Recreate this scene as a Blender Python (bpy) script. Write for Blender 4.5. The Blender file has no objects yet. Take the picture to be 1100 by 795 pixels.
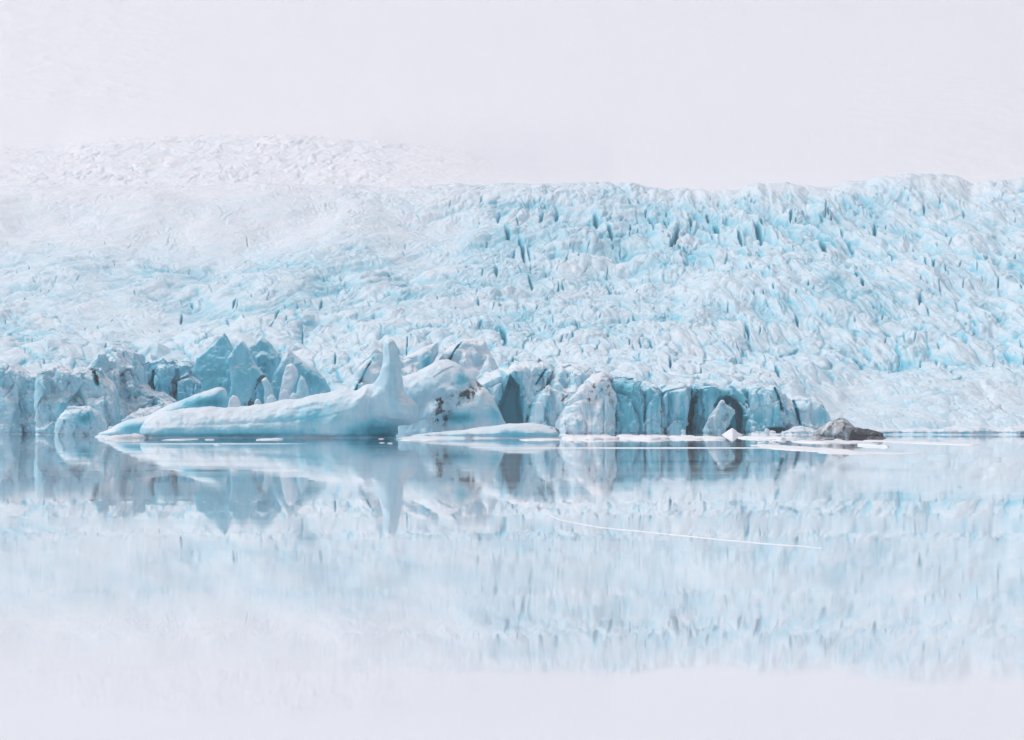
import bpy, math, time
import numpy as np

T0 = time.time()
F = 2500.0        # focal length in photograph pixels (1100 px wide frame)
CAMH = 2.0        # eye height above the lagoon
HZ = 455.0        # photograph row of the true horizon
scene = bpy.context.scene
COL = scene.collection
rng = np.random.default_rng(11)

# ------------------------------------------------------------------ noise
_perm = np.random.default_rng(5).permutation(256).astype(np.int32)
_perm = np.concatenate([_perm, _perm])
_G = np.array([[1,1,0],[-1,1,0],[1,-1,0],[-1,-1,0],[1,0,1],[-1,0,1],[1,0,-1],[-1,0,-1],
               [0,1,1],[0,-1,1],[0,1,-1],[0,-1,-1],[1,1,0],[0,-1,1],[-1,1,0],[0,-1,-1]], np.float32)

def pn(x, y, z=0.0, seed=0):
    x = np.asarray(x, np.float32) + seed*17.31; y = np.asarray(y, np.float32) + seed*5.77
    z = np.broadcast_to(np.asarray(z, np.float32) + seed*9.13, x.shape)
    xi = np.floor(x).astype(np.int32); yi = np.floor(y).astype(np.int32); zi = np.floor(z).astype(np.int32)
    fx = x-xi; fy = y-yi; fz = z-zi
    xi &= 255; yi &= 255; zi &= 255
    u = fx*fx*fx*(fx*(fx*6-15)+10); v = fy*fy*fy*(fy*(fy*6-15)+10); w = fz*fz*fz*(fz*(fz*6-15)+10)
    def g(a, b, c):
        h = _perm[(_perm[(_perm[(xi+a) & 255] + yi+b) & 255] + zi+c) & 255] & 15
        gr = _G[h]
        return gr[..., 0]*(fx-a) + gr[..., 1]*(fy-b) + gr[..., 2]*(fz-c)
    x0 = g(0,0,0); x0 += u*(g(1,0,0)-x0)
    x1 = g(0,1,0); x1 += u*(g(1,1,0)-x1)
    x2 = g(0,0,1); x2 += u*(g(1,0,1)-x2)
    x3 = g(0,1,1); x3 += u*(g(1,1,1)-x3)
    x0 += v*(x1-x0); x2 += v*(x3-x2)
    return x0 + w*(x2-x0)

def fbm(x, y, z=0.0, o=4, seed=0, gain=0.5):
    a = 1.0; s = 0
    for k in range(o):
        m = 2.0**k
        s = s + a*pn(x*m, y*m, z*m if not np.isscalar(z) else z, seed+k); a *= gain
    return s

def ridged(x, y, z=0.0, o=3, seed=0, gain=0.5):
    a = 1.0; s = 0
    for k in range(o):
        m = 2.0**k
        s = s + a*(1-2.4*np.abs(pn(x*m, y*m, z*m if not np.isscalar(z) else z, seed+k))); a *= gain
    return s

def hash2(i, j, seed):
    n = (i*374761393 + j*668265263 + seed*974634541).astype(np.int64) & 0xffffffff
    n = ((n ^ (n >> 13))*1274126177) & 0xffffffff
    n = ((n ^ (n >> 16))*2246822519) & 0xffffffff
    n = n ^ (n >> 15)
    return ((n & 0xffff)/65535.0).astype(np.float32), ((n >> 16)/65535.0).astype(np.float32)

def voronoi(u, v, seed=0, jit=0.9):
    iu = np.floor(u).astype(np.int64); iv = np.floor(v).astype(np.int64)
    F1 = np.full(u.shape, 9., np.float32); F2 = F1.copy()
    r1 = np.zeros(u.shape, np.float32); r2 = r1.copy(); ox = r1.copy(); oy = r1.copy()
    for a in (-1, 0, 1):
        for b in (-1, 0, 1):
            h1, h2 = hash2(iu+a, iv+b, seed)
            dx = (u - (iu+a) - .5 - jit*(h1-.5)).astype(np.float32); dy = (v - (iv+b) - .5 - jit*(h2-.5)).astype(np.float32)
            d = np.sqrt(dx*dx+dy*dy)
            near = d < F1
            F2 = np.where(near, F1, np.minimum(F2, d))
            q1, q2 = hash2(iu+a, iv+b, seed+71)
            r1 = np.where(near, q1, r1); r2 = np.where(near, q2, r2)
            ox = np.where(near, dx, ox); oy = np.where(near, dy, oy)
            F1 = np.where(near, d, F1)
    return F1, F2, r1, r2, ox, oy

def sstep(a, b, x):
    t = np.clip((x-a)/(b-a), 0, 1)
    return t*t*(3-2*t)

def gauss(px, py, cx, cy, sx, sy):
    return np.exp(-((px-cx)/sx)**2 - ((py-cy)/sy)**2)

# ------------------------------------------------------------------ mesh helpers
def mesh_np(name, verts, quads, mat, attrs=None, smooth=True):
    me = bpy.data.meshes.new(name)
    nv, nq = len(verts), len(quads); k = quads.shape[1]
    me.vertices.add(nv); me.vertices.foreach_set('co', np.ascontiguousarray(verts, np.float32).ravel())
    me.loops.add(nq*k); me.loops.foreach_set('vertex_index', np.ascontiguousarray(quads, np.int32).ravel())
    me.polygons.add(nq)
    me.polygons.foreach_set('loop_start', np.arange(0, nq*k, k, dtype=np.int32))
    me.polygons.foreach_set('loop_total', np.full(nq, k, np.int32))
    me.polygons.foreach_set('use_smooth', np.full(nq, smooth, bool))
    for n, a in (attrs or {}).items():
        at = me.attributes.new(n, 'FLOAT', 'POINT'); at.data.foreach_set('value', np.ascontiguousarray(a, np.float32).ravel())
    me.update(calc_edges=True)
    me.materials.append(mat)
    o = bpy.data.objects.new(name, me); COL.objects.link(o)
    return o

def tag(o, label, cat, group=None):
    o['label'] = label; o['category'] = cat
    if group: o['group'] = group
    return o

def surface_nets(f, org, step):
    s = f < 0
    cnt = np.zeros([n-1 for n in f.shape], np.uint8)
    C = [(a, b, c) for a in (0, 1) for b in (0, 1) for c in (0, 1)]
    n0, n1, n2 = cnt.shape
    for a, b, c in C: cnt += s[a:a+n0, b:b+n1, c:c+n2]
    act = (cnt > 0) & (cnt < 8)
    idx = np.full(cnt.shape, -1, np.int32)
    I, J, K = np.nonzero(act); idx[I, J, K] = np.arange(len(I))
    val = {c: f[I+c[0], J+c[1], K+c[2]] for c in C}
    acc = np.zeros((len(I), 3), np.float32); num = np.zeros(len(I), np.float32)
    for c in C:
        for ax in range(3):
            if c[ax]: continue
            e = list(c); e[ax] = 1; e = tuple(e)
            f0, f1 = val[c], val[e]
            m = (f0 < 0) != (f1 < 0)
            t = np.where(m, f0/np.where(m, f0-f1, 1), 0)
            for q in range(3):
                acc[:, q] += np.where(m, c[q] + (t if q == ax else 0), 0)
            num += m
    V = (acc/num[:, None] + np.stack([I, J, K], 1))*np.array(step) + np.array(org)
    Q = []
    for ax in range(3):
        b, c = (ax+1) % 3, (ax+2) % 3
        sl0 = [slice(1, -1)]*3; sl1 = [slice(1, -1)]*3
        sl0[ax] = slice(0, -1); sl1[ax] = slice(1, None)
        m = s[tuple(sl0)] != s[tuple(sl1)]
        P = np.stack(np.nonzero(m), 1); P[:, b] += 1; P[:, c] += 1
        ins = s[P[:, 0], P[:, 1], P[:, 2]]
        def cell(db, dc):
            q = P.copy(); q[:, b] += db; q[:, c] += dc
            return idx[q[:, 0], q[:, 1], q[:, 2]]
        qd = np.stack([cell(-1, -1), cell(0, -1), cell(0, 0), cell(-1, 0)], 1)
        qd[~ins] = qd[~ins][:, ::-1]
        Q.append(qd)
    return V, np.concatenate(Q)

def catmull(P, n=6):
    P = np.asarray(P, float); N = len(P); out = []
    for i in range(N):
        a, b, c, d = P[i-1], P[i], P[(i+1) % N], P[(i+2) % N]
        for k in range(n):
            t = k/n
            out.append(.5*(2*b + (c-a)*t + (2*a-5*b+4*c-d)*t*t + (3*b-a-3*c+d)*t**3))
    return np.array(out)

def sd_poly(x, z, P):
    d = np.full(x.shape, 1e9, np.float32); ins = np.zeros(x.shape, bool)
    for i in range(len(P)):
        ax, az = P[i-1]; bx, bz = P[i]
        ex, ez = bx-ax, bz-az; L = ex*ex+ez*ez
        if L < 1e-12: continue
        t = np.clip(((x-ax)*ex+(z-az)*ez)/L, 0, 1)
        d = np.minimum(d, (x-ax-t*ex)**2 + (z-az-t*ez)**2)
        if az != bz:
            ins ^= ((az > z) != (bz > z)) & (x < (bx-ax)*(z-az)/(bz-az)+ax)
    d = np.sqrt(d)
    return np.where(ins, -d, d)

def d_line(x, z, P):
    d = np.full(x.shape, 1e9, np.float32)
    for i in range(1, len(P)):
        ax, az = P[i-1]; bx, bz = P[i]
        ex, ez = bx-ax, bz-az
        t = np.clip(((x-ax)*ex+(z-az)*ez)/(ex*ex+ez*ez), 0, 1)
        d = np.minimum(d, (x-ax-t*ex)**2 + (z-az-t*ez)**2)
    return np.sqrt(d)

def to_m(P, d):
    P = np.asarray(P, float)
    return np.stack([(P[:, 0]-550)*d/F, CAMH + (HZ-P[:, 1])*d/F], 1)

def smin(a, b, k):
    h = np.clip(.5+.5*(b-a)/k, 0, 1)
    return b + (a-b)*h - k*h*(1-h)

# ------------------------------------------------------------------ materials
def nodes(name):
    m = bpy.data.materials.new(name); m.use_nodes = True
    nt = m.node_tree; nt.nodes.clear()
    return m, nt

class NB:
    def __init__(s, nt): s.nt = nt
    def n(s, t, **kw):
        o = s.nt.nodes.new(t)
        ins = kw.pop('ins', {})
        for k, v in kw.items(): setattr(o, k, v)
        for k, v in ins.items(): s.put(o.inputs[k], v)
        return o
    def put(s, sock, v):
        if isinstance(v, bpy.types.NodeSocket): s.nt.links.new(v, sock)
        else: sock.default_value = v
    def math(s, op, a, b=0.0, c=None, clamp=False):
        o = s.n('ShaderNodeMath', operation=op, use_clamp=clamp)
        s.put(o.inputs[0], a); s.put(o.inputs[1], b)
        if c is not None: s.put(o.inputs[2], c)
        return o.outputs[0]
    def mix(s, f, a, b):
        o = s.n('ShaderNodeMix', data_type='RGBA')
        s.put(o.inputs[0], f); s.put(o.inputs[6], a); s.put(o.inputs[7], b)
        return o.outputs[2]
    def rng(s, v, a, b, c=0.0, d=1.0, smooth=True):
        o = s.n('ShaderNodeMapRange', interpolation_type='SMOOTHSTEP' if smooth else 'LINEAR')
        for i, q in enumerate((v, a, b, c, d)): s.put(o.inputs[i], q)
        return o.outputs[0]
    def noise(s, vec, scale, detail=4, rough=.5, dist=0.0):
        o = s.n('ShaderNodeTexNoise'); s.put(o.inputs['Vector'], vec)
        s.put(o.inputs['Scale'], scale); s.put(o.inputs['Detail'], detail); s.put(o.inputs['Roughness'], rough); s.put(o.inputs['Distortion'], dist)
        return o.outputs[0]
    def scale(s, vec, x, y, z):
        o = s.n('ShaderNodeVectorMath', operation='MULTIPLY'); s.put(o.inputs[0], vec); o.inputs[1].default_value = (x, y, z)
        return o.outputs[0]

def rgb(r, g, b): return (r, g, b, 1.0)

SNOW = rgb(.87, .88, .92); FIRN = rgb(.67, .81, .90); BLUE = rgb(.17, .58, .74); DEEP = rgb(.02, .29, .40); DIRT = rgb(.05, .056, .068)

def ice_material(name, bump=0.25, bscale=1.0, c0=.15, c1=.72, strip=.6, keep=.5, dz=.7):
    m, nt = nodes(name); B = NB(nt)
    pos = B.n('ShaderNodeNewGeometry').outputs['Position']
    nz = B.n('ShaderNodeSeparateXYZ', ins={0: B.n('ShaderNodeNewGeometry').outputs['Normal']}).outputs[2]
    blue = B.n('ShaderNodeAttribute', attribute_name='blue').outputs['Fac']
    dirt = B.n('ShaderNodeAttribute', attribute_name='dirt').outputs['Fac']
    big = B.noise(B.scale(pos, 1, 1, .45), .22*bscale, 5, .55)
    fine = B.noise(B.scale(pos, 1, 1, .6), 1.6*bscale, 5, .6)
    band = B.noise(B.scale(pos, 1, 1, .10), .9*bscale, 4, .55, .4)      # melt runnels down the steep faces
    # wind-crusted white snow stays on surfaces that face up; fractured steep faces show bare blue ice
    cover = B.rng(B.math('ADD', nz, B.math('MULTIPLY', B.math('SUBTRACT', fine, .5), .35)), c0, c1)
    b1 = B.math('ADD', blue, B.math('MULTIPLY', B.math('SUBTRACT', big, .5), .6))
    b1 = B.math('ADD', b1, B.math('MULTIPLY', B.math('SUBTRACT', fine, .5), .18))
    b1 = B.math('ADD', b1, B.math('MULTIPLY', B.math('SUBTRACT', band, .5), strip))
    b2 = B.math('SUBTRACT', b1, B.math('MULTIPLY', cover, keep))
    c = B.mix(B.rng(b2, -.30, .20, smooth=False), SNOW, FIRN)
    c = B.mix(B.rng(b2, .18, .66, smooth=False), c, BLUE)
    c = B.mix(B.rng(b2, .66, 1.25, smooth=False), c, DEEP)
    dnz = B.noise(B.scale(pos, 1, 1, dz), 1.3*bscale, 3, .55, .3)
    dn = B.math('MULTIPLY', B.math('MULTIPLY', dirt, 1.35, clamp=True), B.rng(B.math('ADD', dnz, B.math('MULTIPLY', B.math('SUBTRACT', dirt, .45), .58)), .16, .86))
    c = B.mix(B.math('MINIMUM', dn, .97), c, DIRT)
    bp = B.n('ShaderNodeBump', ins={'Strength': bump, 'Distance': .25/bscale, 'Height': B.math('ADD', fine, B.math('MULTIPLY', B.noise(pos, 6*bscale, 3, .55), .2))})
    p = B.n('ShaderNodeBsdfPrincipled', ins={'Base Color': c, 'Roughness': .45, 'IOR': 1.31, 'Normal': bp.outputs[0]})
    p.inputs['Specular IOR Level'].default_value = .35
    nt.links.new(p.outputs[0], B.n('ShaderNodeOutputMaterial').inputs[0])
    return m

M_ICE = ice_material('berg_ice', .28, 1.0, c0=.3, c1=1.0, strip=.38, keep=.42)
M_SERAC = ice_material('serac_ice', .24, 1.0, c0=.32, c1=.86, strip=.4)
M_CLIFF = ice_material('cliff_ice', .24, 1.0, c0=.25, c1=.8, strip=1.1, dz=.22)
M_GLA = ice_material('glacier_ice', .2, .5, c0=.45, c1=1.0, strip=.1, keep=.22)
M_FAR = ice_material('far_ice', .05, .12, c0=.3, c1=.95, strip=0)
M_FLOE = ice_material('floe_ice', .3, 1.5)

# ------------------------------------------------------------------ carved ice (signed distance sculpting)
def ice(name, label, cat, d, lobes, group=None, cuts=(), blue=.35, spots=(), dirts=(), dbase=0.0, amp=.35, flute=0.0, chip=.25,
        res=.8, k=.6, seed=0, mat=None, lscale=3.0, caves=(), facet=0.0, fsize=3.0, notch=.22, tides=()):
    """Carve one block of ice: rounded or angular lobes given as outlines at distance d, cracked, fluted and chipped."""
    mpp = d/F
    polys = [(to_m(catmull(l['p']) if l.get('smooth', 1) else l['p'], d), l) for l in lobes]
    allp = np.concatenate([p for p, _ in polys])
    pad = 1.2
    x0, x1 = allp[:, 0].min()-pad, allp[:, 0].max()+pad
    z0, z1 = max(allp[:, 1].min()-pad, -2.4), allp[:, 1].max()+pad
    y0 = min(l.get('y', 0)-l['t']-abs(l.get('lean', 0))*(z1-z0)*.6-abs(l.get('leanx', 0))*(x1-x0)*.5 for _, l in polys)-pad
    y1 = max(l.get('y', 0)+l['t']+abs(l.get('lean', 0))*(z1-z0)*.6+abs(l.get('leanx', 0))*(x1-x0)*.5 for _, l in polys)+pad
    h = mpp*res; hy = h*1.35
    xs = np.arange(x0, x1, h, dtype=np.float32); ys = np.arange(y0, y1, hy, dtype=np.float32); zs = np.arange(z0, z1, h, dtype=np.float32)
    X2, Z2 = np.meshgrid(xs, zs, indexing='ij')
    f = None
    Y = ys[None, :, None]
    for P, l in polys:
        sd = sd_poly(X2, Z2, P)
        R = l.get('R', 2.0); n = l.get('n', 2.0); t = l['t']
        zc, xc = P[:, 1].mean(), P[:, 0].mean()
        yc = l.get('y', 0) + l.get('lean', 0)*(Z2-zc) + l.get('leanx', 0)*(X2-xc)
        a = np.maximum(sd+R, 0)/R
        b = np.abs(Y - yc[:, None, :])/t
        g = ((a[:, None, :]**n + b**n)**(1/n) - 1)*min(R, t)
        f = g if f is None else smin(f, g, l.get('k', k))
    band = np.abs(f) < 1.6*max(1, amp+flute+facet)
    I, J, K = np.nonzero(band)
    x = xs[I]; y = ys[J]; z = zs[K]
    L = lscale
    dsp = amp*fbm(x/L, y/L, z/L, 4, seed+1, .42)
    if flute: dsp = dsp - flute*ridged(x/3.2+.35*pn(x/3, y/3, z/5, seed), y/4.0, z/16, 2, seed+9, .4)
    if chip: # angular chips: cells with offset planes
        q = ridged(x/1.5, y/1.5, z/2.2, 2, seed+4, .6)
        dsp = dsp + chip*.28*np.maximum(q, 0)
    dsp = dsp + notch*np.exp(-((z-.22)/.24)**2)          # melt notch at the waterline
    for pts, wd_, dp_ in tides:                            # old waterlines and runnels melted into the ice
        dl = d_line(X2, Z2, to_m(pts, d))
        dsp = dsp + dp_*np.exp(-(dl[I, K]/wd_)**2)
    if facet:  # fracture faces: tilted planes that step at their borders
        for sz, am, sd_ in ((fsize, facet, 0), (fsize*.45, facet*.36, 31))[:2 if facet > .39 else 1]:
            wob = .35*pn(x/sz*.8, z/sz*.8, y/sz*.5, seed+21)
            F1, F2, r1, r2, ox, oy = voronoi((x + .5*y)/sz + wob + .12*z/sz, z/(sz*1.9) + .3*y/sz + .5*wob, seed+sd_)
            dsp = dsp + am*((r1-.5) + 1.5*(r2-.5)*ox + 1.3*(r1-.35)*oy + .35*np.exp(-((F2-F1)/.09)**2)*(r2 > .45))
    f[I, J, K] += dsp
    for c in cuts:   # open cracks
        P = to_m(c['p'], d)
        w = c.get('w', .25)
        yf = c.get('y', None)
        w2 = .8*w*np.clip(.75+1.7*pn(X2/1.7, Z2/1.7, 0., seed+3)+.5*pn(X2*1.4, Z2*1.4, 0., seed+5), .03, 1.4)
        dl = (d_line(X2, Z2, P) + .10*pn(X2*1.5, Z2*1.5, 0., seed+3))*w/w2
        fr = c.get('depth', 2.0)
        # depth measured from the first surface met along the viewing direction
        front = np.where((f < 0).any(1), ys[np.argmax(f < 0, axis=1)], 1e3)
        deep = front + fr*np.clip(1-dl/w, 0, 1)
        cut = np.maximum((dl-w)[:, None, :], (Y-deep[:, None, :])*.5)
        f = np.maximum(f, -cut)
    for c in caves:  # hollows
        P = to_m(c['p'], d); sd = sd_poly(X2, Z2, P)
        a = np.maximum(sd+c['R'], 0)/c['R']; b = np.abs(Y-c['y'])/c['t']
        g = (np.sqrt(a[:, None, :]**2+b**2)-1)*min(c['R'], c['t'])
        f = -smin(-f, g, .25)
    f = np.maximum(f, (-1.6-zs)[None, None, :])
    f[0] = f[-1] = 1; f[:, 0] = f[:, -1] = 1; f[:, :, 0] = f[:, :, -1] = 1
    V, Q = surface_nets(f, (x0, y0, z0), (h, hy, h))
    px = 550 + V[:, 0]*F/d; py = HZ - (V[:, 2]-CAMH)*F/d
    bl = np.full(len(V), blue, np.float32); di = np.full(len(V), dbase, np.float32)
    for cx, cy, sx, sy, a in spots: bl += a*gauss(px, py, cx, cy, sx, sy)  # bare blue ice; some spots stand in for the dark of recesses
    f32 = lambda a: a.astype(np.float32)
    for c in cuts:
        bl += c.get('blue', .8)*np.exp(-(d_line(f32(px), f32(py), c['p'])/(c.get('w', .25)/mpp*1.1))**2)
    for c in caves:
        bl += c.get('blue', .7)*sstep(1.5, -2.5, sd_poly(f32(px), f32(py), np.array(c['p'], float)))  # cave walls tinted deep blue to paint their darkness
    for q in dirts:
        if len(q) == 5:
            cx, cy, sx, sy, a = q; di += a*gauss(px, py, cx, cy, sx, sy)*(.35+.75*sstep(-.35, .2, fbm(f32(px)/6, f32(py)/6, 0., 3, seed+14, .6)) if a < .95 else 1)
        else:
            pts, w, a = q
            brk = sstep(-.28, .22, fbm(f32(px)/5, f32(py)/6.5, 0., 3, seed+13, .6))
            di += a*np.exp(-(d_line(f32(px+1.5*pn(px/3, py/3, 0., seed+2)), f32(py), pts)/(w*(.6+.6*brk)))**2)*(.25+.85*brk)
    base = np.array([(x0+x1)/2, d+(y0+y1)/2, 0.0])
    V = V + np.array([0, d, 0]) - base
    o = mesh_np(name, V, Q, mat or M_ICE, dict(blue=bl, dirt=np.clip(di, 0, 1)))
    o.location = base
    tag(o, label, cat, group)
    return o


EXPO = 0.13
# ------------------------------------------------------------------ the icebergs in front
ice('iceberg', 'long smooth low iceberg with a tall blunt spire at its right end', 'iceberg', 330, [
    dict(p=[(152,461),(156,452),(163,447),(178,442),(192,440),(226,437.5),(266,436.5),(305,430.5),(344,423.5),(366,419),(384,420),(398,415),(404,440),(408,470),(408,486),(300,486),(156,486),(153,472)], t=7.5, y=0, R=4.5, n=2.2),
    dict(p=[(399,416),(406,406),(410,397),(411.5,386),(412,376),(413.5,367),(418,364.5),(423,366),(427,374),(429.5,384),(431,396),(433,410),(436,421),(444,430),(450,438),(452,446),(447,453),(437,457),(420,456),(398,454),(380,450),(370,440),(384,424)], t=4.2, y=-1.5, R=2.3, n=2.1),
    dict(p=[(330,452),(360,446),(392,448),(416,450),(424,458),(427,470),(429,488),(330,488)], t=5, y=1.6, R=2.0),
    ], k=1.5, blue=.40, amp=.28, chip=.10, seed=3, lscale=2.6, notch=.4,
    tides=[([(158,457),(230,456.5),(300,454),(350,449),(384,441)], .22, 0.056), ([(300,442),(345,436),(376,428)], .3, 0.049), ([(420,380),(421,410),(424,440)], .3, 0.052), ([(200,440),(203,452),(204,466)], .25, 0.042), ([(262,438),(264,452),(263,466)], .25, 0.042), ([(318,432),(322,450),(322,466)], .3, 0.049), ([(404,420),(400,440),(392,455)], .35, 0.070)],
    spots=[(230,463,70,5,.15),(300,464,60,4,.2),(345,440,30,12,.2),(406,463,22,9,.9),(413,466,12,6,.5),(383,465,6,5,.4),(250,467,60,2.2,.5),(375,432,18,10,.1),(425,400,5,25,.1),(330,450,60,6,.1)],
    dirts=[(182,450,3,3,.2),(250,468.5,50,1.4,.45)])  # wide low entry: darker line along the waterline
ice('iceberg', 'hump-shaped iceberg with grey dirt stains close behind the spired berg', 'iceberg', 342, [
    dict(p=[(425,408),(436,403),(452,397.5),(466,390),(476,387.5),(486,389),(496,395),(506,402),(516,412),(526,422),(534,437),(541,452),(548,470),(550,490),(440,490),(425,470)], t=6.5, y=2, R=4.2, n=2.3),
    dict(p=[(452,450),(462,437),(472,432),(476,440),(474,455),(470,475),(450,478)], t=3, y=-3.0, R=1.5),
    dict(p=[(480,437),(500,428),(518,418),(530,432),(540,452),(545,475),(475,475)], t=3.5, y=-1.8, R=2.0),
    ], k=.8, blue=.38, amp=.4, chip=.1, seed=8, facet=.12, fsize=4, lscale=3.2,
    spots=[(496,408,7,9,.5),(494,449,16,5,.75),(530,445,12,10,.35),(455,415,15,10,.1)],
    dirts=[([(488,431),(500,427),(512,415),(519,411)], 6.5, .72),([(470,434),(474,431),(477,430)], 3.5, .75),([(472,434),(471,452)], 4.5, .62),([(474,452),(482,446)], 6, .5),(487,412,4,4,.4),(506,423,13,6,.6),(478,446,8,9,.4)])
ice('flat_iceberg', 'low whaleback slab of ice with a dark stain on its right tip', 'iceberg', 322, [
    dict(p=[(440,472),(458,467),(480,463.5),(505,460.5),(530,457),(552,455),(575,455),(590,457.5),(599,461),(601,467),(600,490),(440,490)], t=4.5, y=-2, R=1.9, n=2.2),
    dict(p=[(420,473),(440,467),(480,464),(505,466),(500,488),(420,488)], t=3, y=-6, R=1.2),
    ], k=.5, blue=.4, amp=.18, chip=.06, seed=12, spots=[(560,466,40,4,.3)], dirts=[([(592,458.5),(599,461),(601,466)], 1.8, .95),(470,466,18,2,.35)])
ice('tilted_iceberg', 'tilted blue wedge of ice rising rightward behind the long berg', 'iceberg', 347, [
    dict(p=[(102,469),(118,461),(135,452),(160,446),(182,435),(208,425),(230,417),(239,416.5),(243,421),(243,440),(230,470),(180,486),(104,486)], t=4.0, y=0, R=1.8, n=2.4),
    ], blue=.4, amp=.15, chip=.05, seed=15, spots=[(226,433,26,7,.8),(150,460,16,7,.6)])
ice('iceberg', 'small rounded blue iceberg at the far left edge of the water', 'iceberg', 395, [
    dict(p=[(58,470),(62,448),(74,438),(92,436),(103,440),(110,450),(114,459),(114,485),(58,485)], t=4, y=0, R=2.2),
    ], blue=.42, amp=.4, chip=.2, seed=19, fsize=2.2, spots=[(94,450,7,6,.8)], facet=.5)  # blue spot paints a dark recess into the colour
ice('dirty_iceberg', 'dark dirt-streaked wedge of ice with a black right end', 'iceberg', 318, [
    dict(p=[(864,474),(875,464.5),(886,456),(895,450.5),(904,449),(911,452),(918,459.5),(931,461),(943,464.5),(955,469),(951,475),(945,486),(866,486)], t=4.0, y=0, R=2.2, n=2.0, smooth=0),
    ], k=.5, blue=.2, amp=.35, chip=.3, seed=21, dbase=.6, lscale=2.2, mat=M_SERAC,
    dirts=[(941,469,19,11,1.0),(922,466,10,6,.4),(890,455,14,9,-.15),(912,470,22,3,.25),([(880,468),(892,456),(902,448)], 1.2, .3),([(893,470),(906,456)], 1.2, .3)])

# ------------------------------------------------------------------ shattered seracs on the left of the glacier front
SG = 'seracs of the glacier front'
def serac(label, d, lobes, **kw):
    kw.setdefault('amp', .35); kw.setdefault('chip', .2); kw.setdefault('facet', .2); kw.setdefault('fsize', 3.0); kw.setdefault('k', .35); kw.setdefault('lscale', 3.6)
    for l in lobes:
        l.setdefault('smooth', 0); l.setdefault('n', 3.0); l.setdefault('R', 1.6)
    return ice('serac', label, 'serac', d, lobes, group=SG, mat=kw.pop('mat', M_SERAC), **kw)

serac('grey speckled serac block just above the small blue iceberg at far left', 425, [
    dict(p=[(40,398),(60,390),(80,400),(97,396),(106,397),(111,406),(121,420),(124,432),(131,446),(136,470),(40,490)], t=6, y=3, lean=.25),
    dict(p=[(96,420),(110,430),(120,445),(122,475),(92,478)], t=4, y=-.5, lean=.2)],
    facet=.5, seed=31, blue=.48, dbase=.2, cuts=[dict(p=[(102,400),(105,408),(108,414)], w=.35, depth=2.5)], dirts=[([(98,397),(104,402),(106,409)], 2.2, .8)], amp=.6)
serac('tall grey-white twin-peaked serac left of the blue seracs', 445, [
    dict(p=[(92,395),(104,384),(111,377.5),(119,374),(127,377),(131,383),(138,391),(142,379),(146,380),(150,394),(152,412),(162,420),(173,424),(184,432),(188,470),(92,480)], t=7, y=4, lean=.25),
    dict(p=[(124,400),(130,396),(134,410),(138,428),(146,444),(150,475),(120,475)], t=4, y=-2.5, lean=.15)],
    facet=.5, seed=33, blue=.45, dbase=.16, amp=.6, 
    dirts=[([(124,424),(128,430)], 2, .5)])
serac('low dirt-speckled ice ramp at the foot of the twin-peaked serac', 418, [
    dict(p=[(126,462),(138,446),(150,440),(166,436),(178,431),(186,435),(190,480),(120,484)], t=5, y=0, lean=.4)],
    facet=.5, seed=35, blue=.4, dbase=.18, amp=.5, dirts=[(160,440,25,8,.2)])
serac('dim blue broken ice wall between the grey serac and the largest triangle', 470, [
    dict(p=[(140,400),(150,390),(160,386),(175,382),(186,386),(200,388),(213,395),(226,398),(240,400),(245,470),(140,470)], t=6, y=5, lean=.2),
    dict(p=[(166,404),(171,393),(178,394),(184,406),(188,424),(190,450),(170,450)], t=3, y=-1.5, lean=.1),
    dict(p=[(192,408),(205,402),(214,410),(222,425),(222,450),(190,450)], t=3, y=-1, lean=.2)],
    facet=.45, fsize=2.4, seed=37, blue=.66, dbase=.08, spots=[(190,425,25,12,.25)], cuts=[dict(p=[(166,400),(164,412),(170,424)], w=.6, depth=3)], dirts=[(205,397,4,4,.5),([(184,424),(192,420)], 3, .5)])
serac('largest triangular blue serac with a sharp white-rimmed peak', 455, [
    dict(p=[(206,402),(212,384),(224,374),(231,367),(241,357.5),(245.5,365),(249.5,374),(255,391),(262,404),(270,416),(272,445),(214,460),(217,430),(218,412)], t=3.6, y=0, lean=.25, leanx=-.25, R=1.1, n=4)],
    seed=41, blue=.72, amp=.2, chip=.2, facet=.0, dbase=.05, spots=[(225,405,12,20,.2),(245,405,14,22,.15),(238,364,10,6,.1)], dirts=[(245,420,20,8,.12)])
serac('narrow blue serac leaning on the right side of the largest triangle', 450, [
    dict(p=[(246,385),(253,374),(260,366),(266,374),(274,392),(284,404),(280,410),(274,420),(272,446),(248,446),(250,410)], t=3, y=-.5, lean=.2, leanx=.2, R=1.0, n=4)],
    seed=43, blue=.62, amp=.2, chip=.2, facet=.0, spots=[(262,408,10,14,.15)], dirts=[([(284,403),(278,412),(276,424),(270,436)], 2.0, .95),(268,434,7,4,.5)])
serac('broad blue serac with a ragged top behind two narrow ones', 468, [
    dict(p=[(262,376),(270,369),(280,361),(287,366),(296,378),(300,384),(298,400),(300,440),(268,440),(270,392)], t=4, y=2, lean=.3, R=1.2),
    dict(p=[(276,384),(282,377),(289,380),(294,392),(294,430),(278,430)], t=2.4, y=-1.5, lean=.25, R=.9)],
    seed=45, blue=.75, amp=.2, facet=.12, spots=[(284,400,8,16,.3)], dirts=[])
serac('right-hand sloping blue serac with a long white ridge down its right side', 452, [
    dict(p=[(288,424),(294,404),(301,390),(308,374),(312,377),(321,385.5),(336,395),(348,406),(354,420),(358,445),(286,450)], t=3.4, y=1, lean=.25, leanx=.15, R=1.3, n=3)],
    seed=47, blue=.6, amp=.2, facet=.12, spots=[(334,410,14,12,.3),(300,410,8,10,.2)], )
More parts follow.
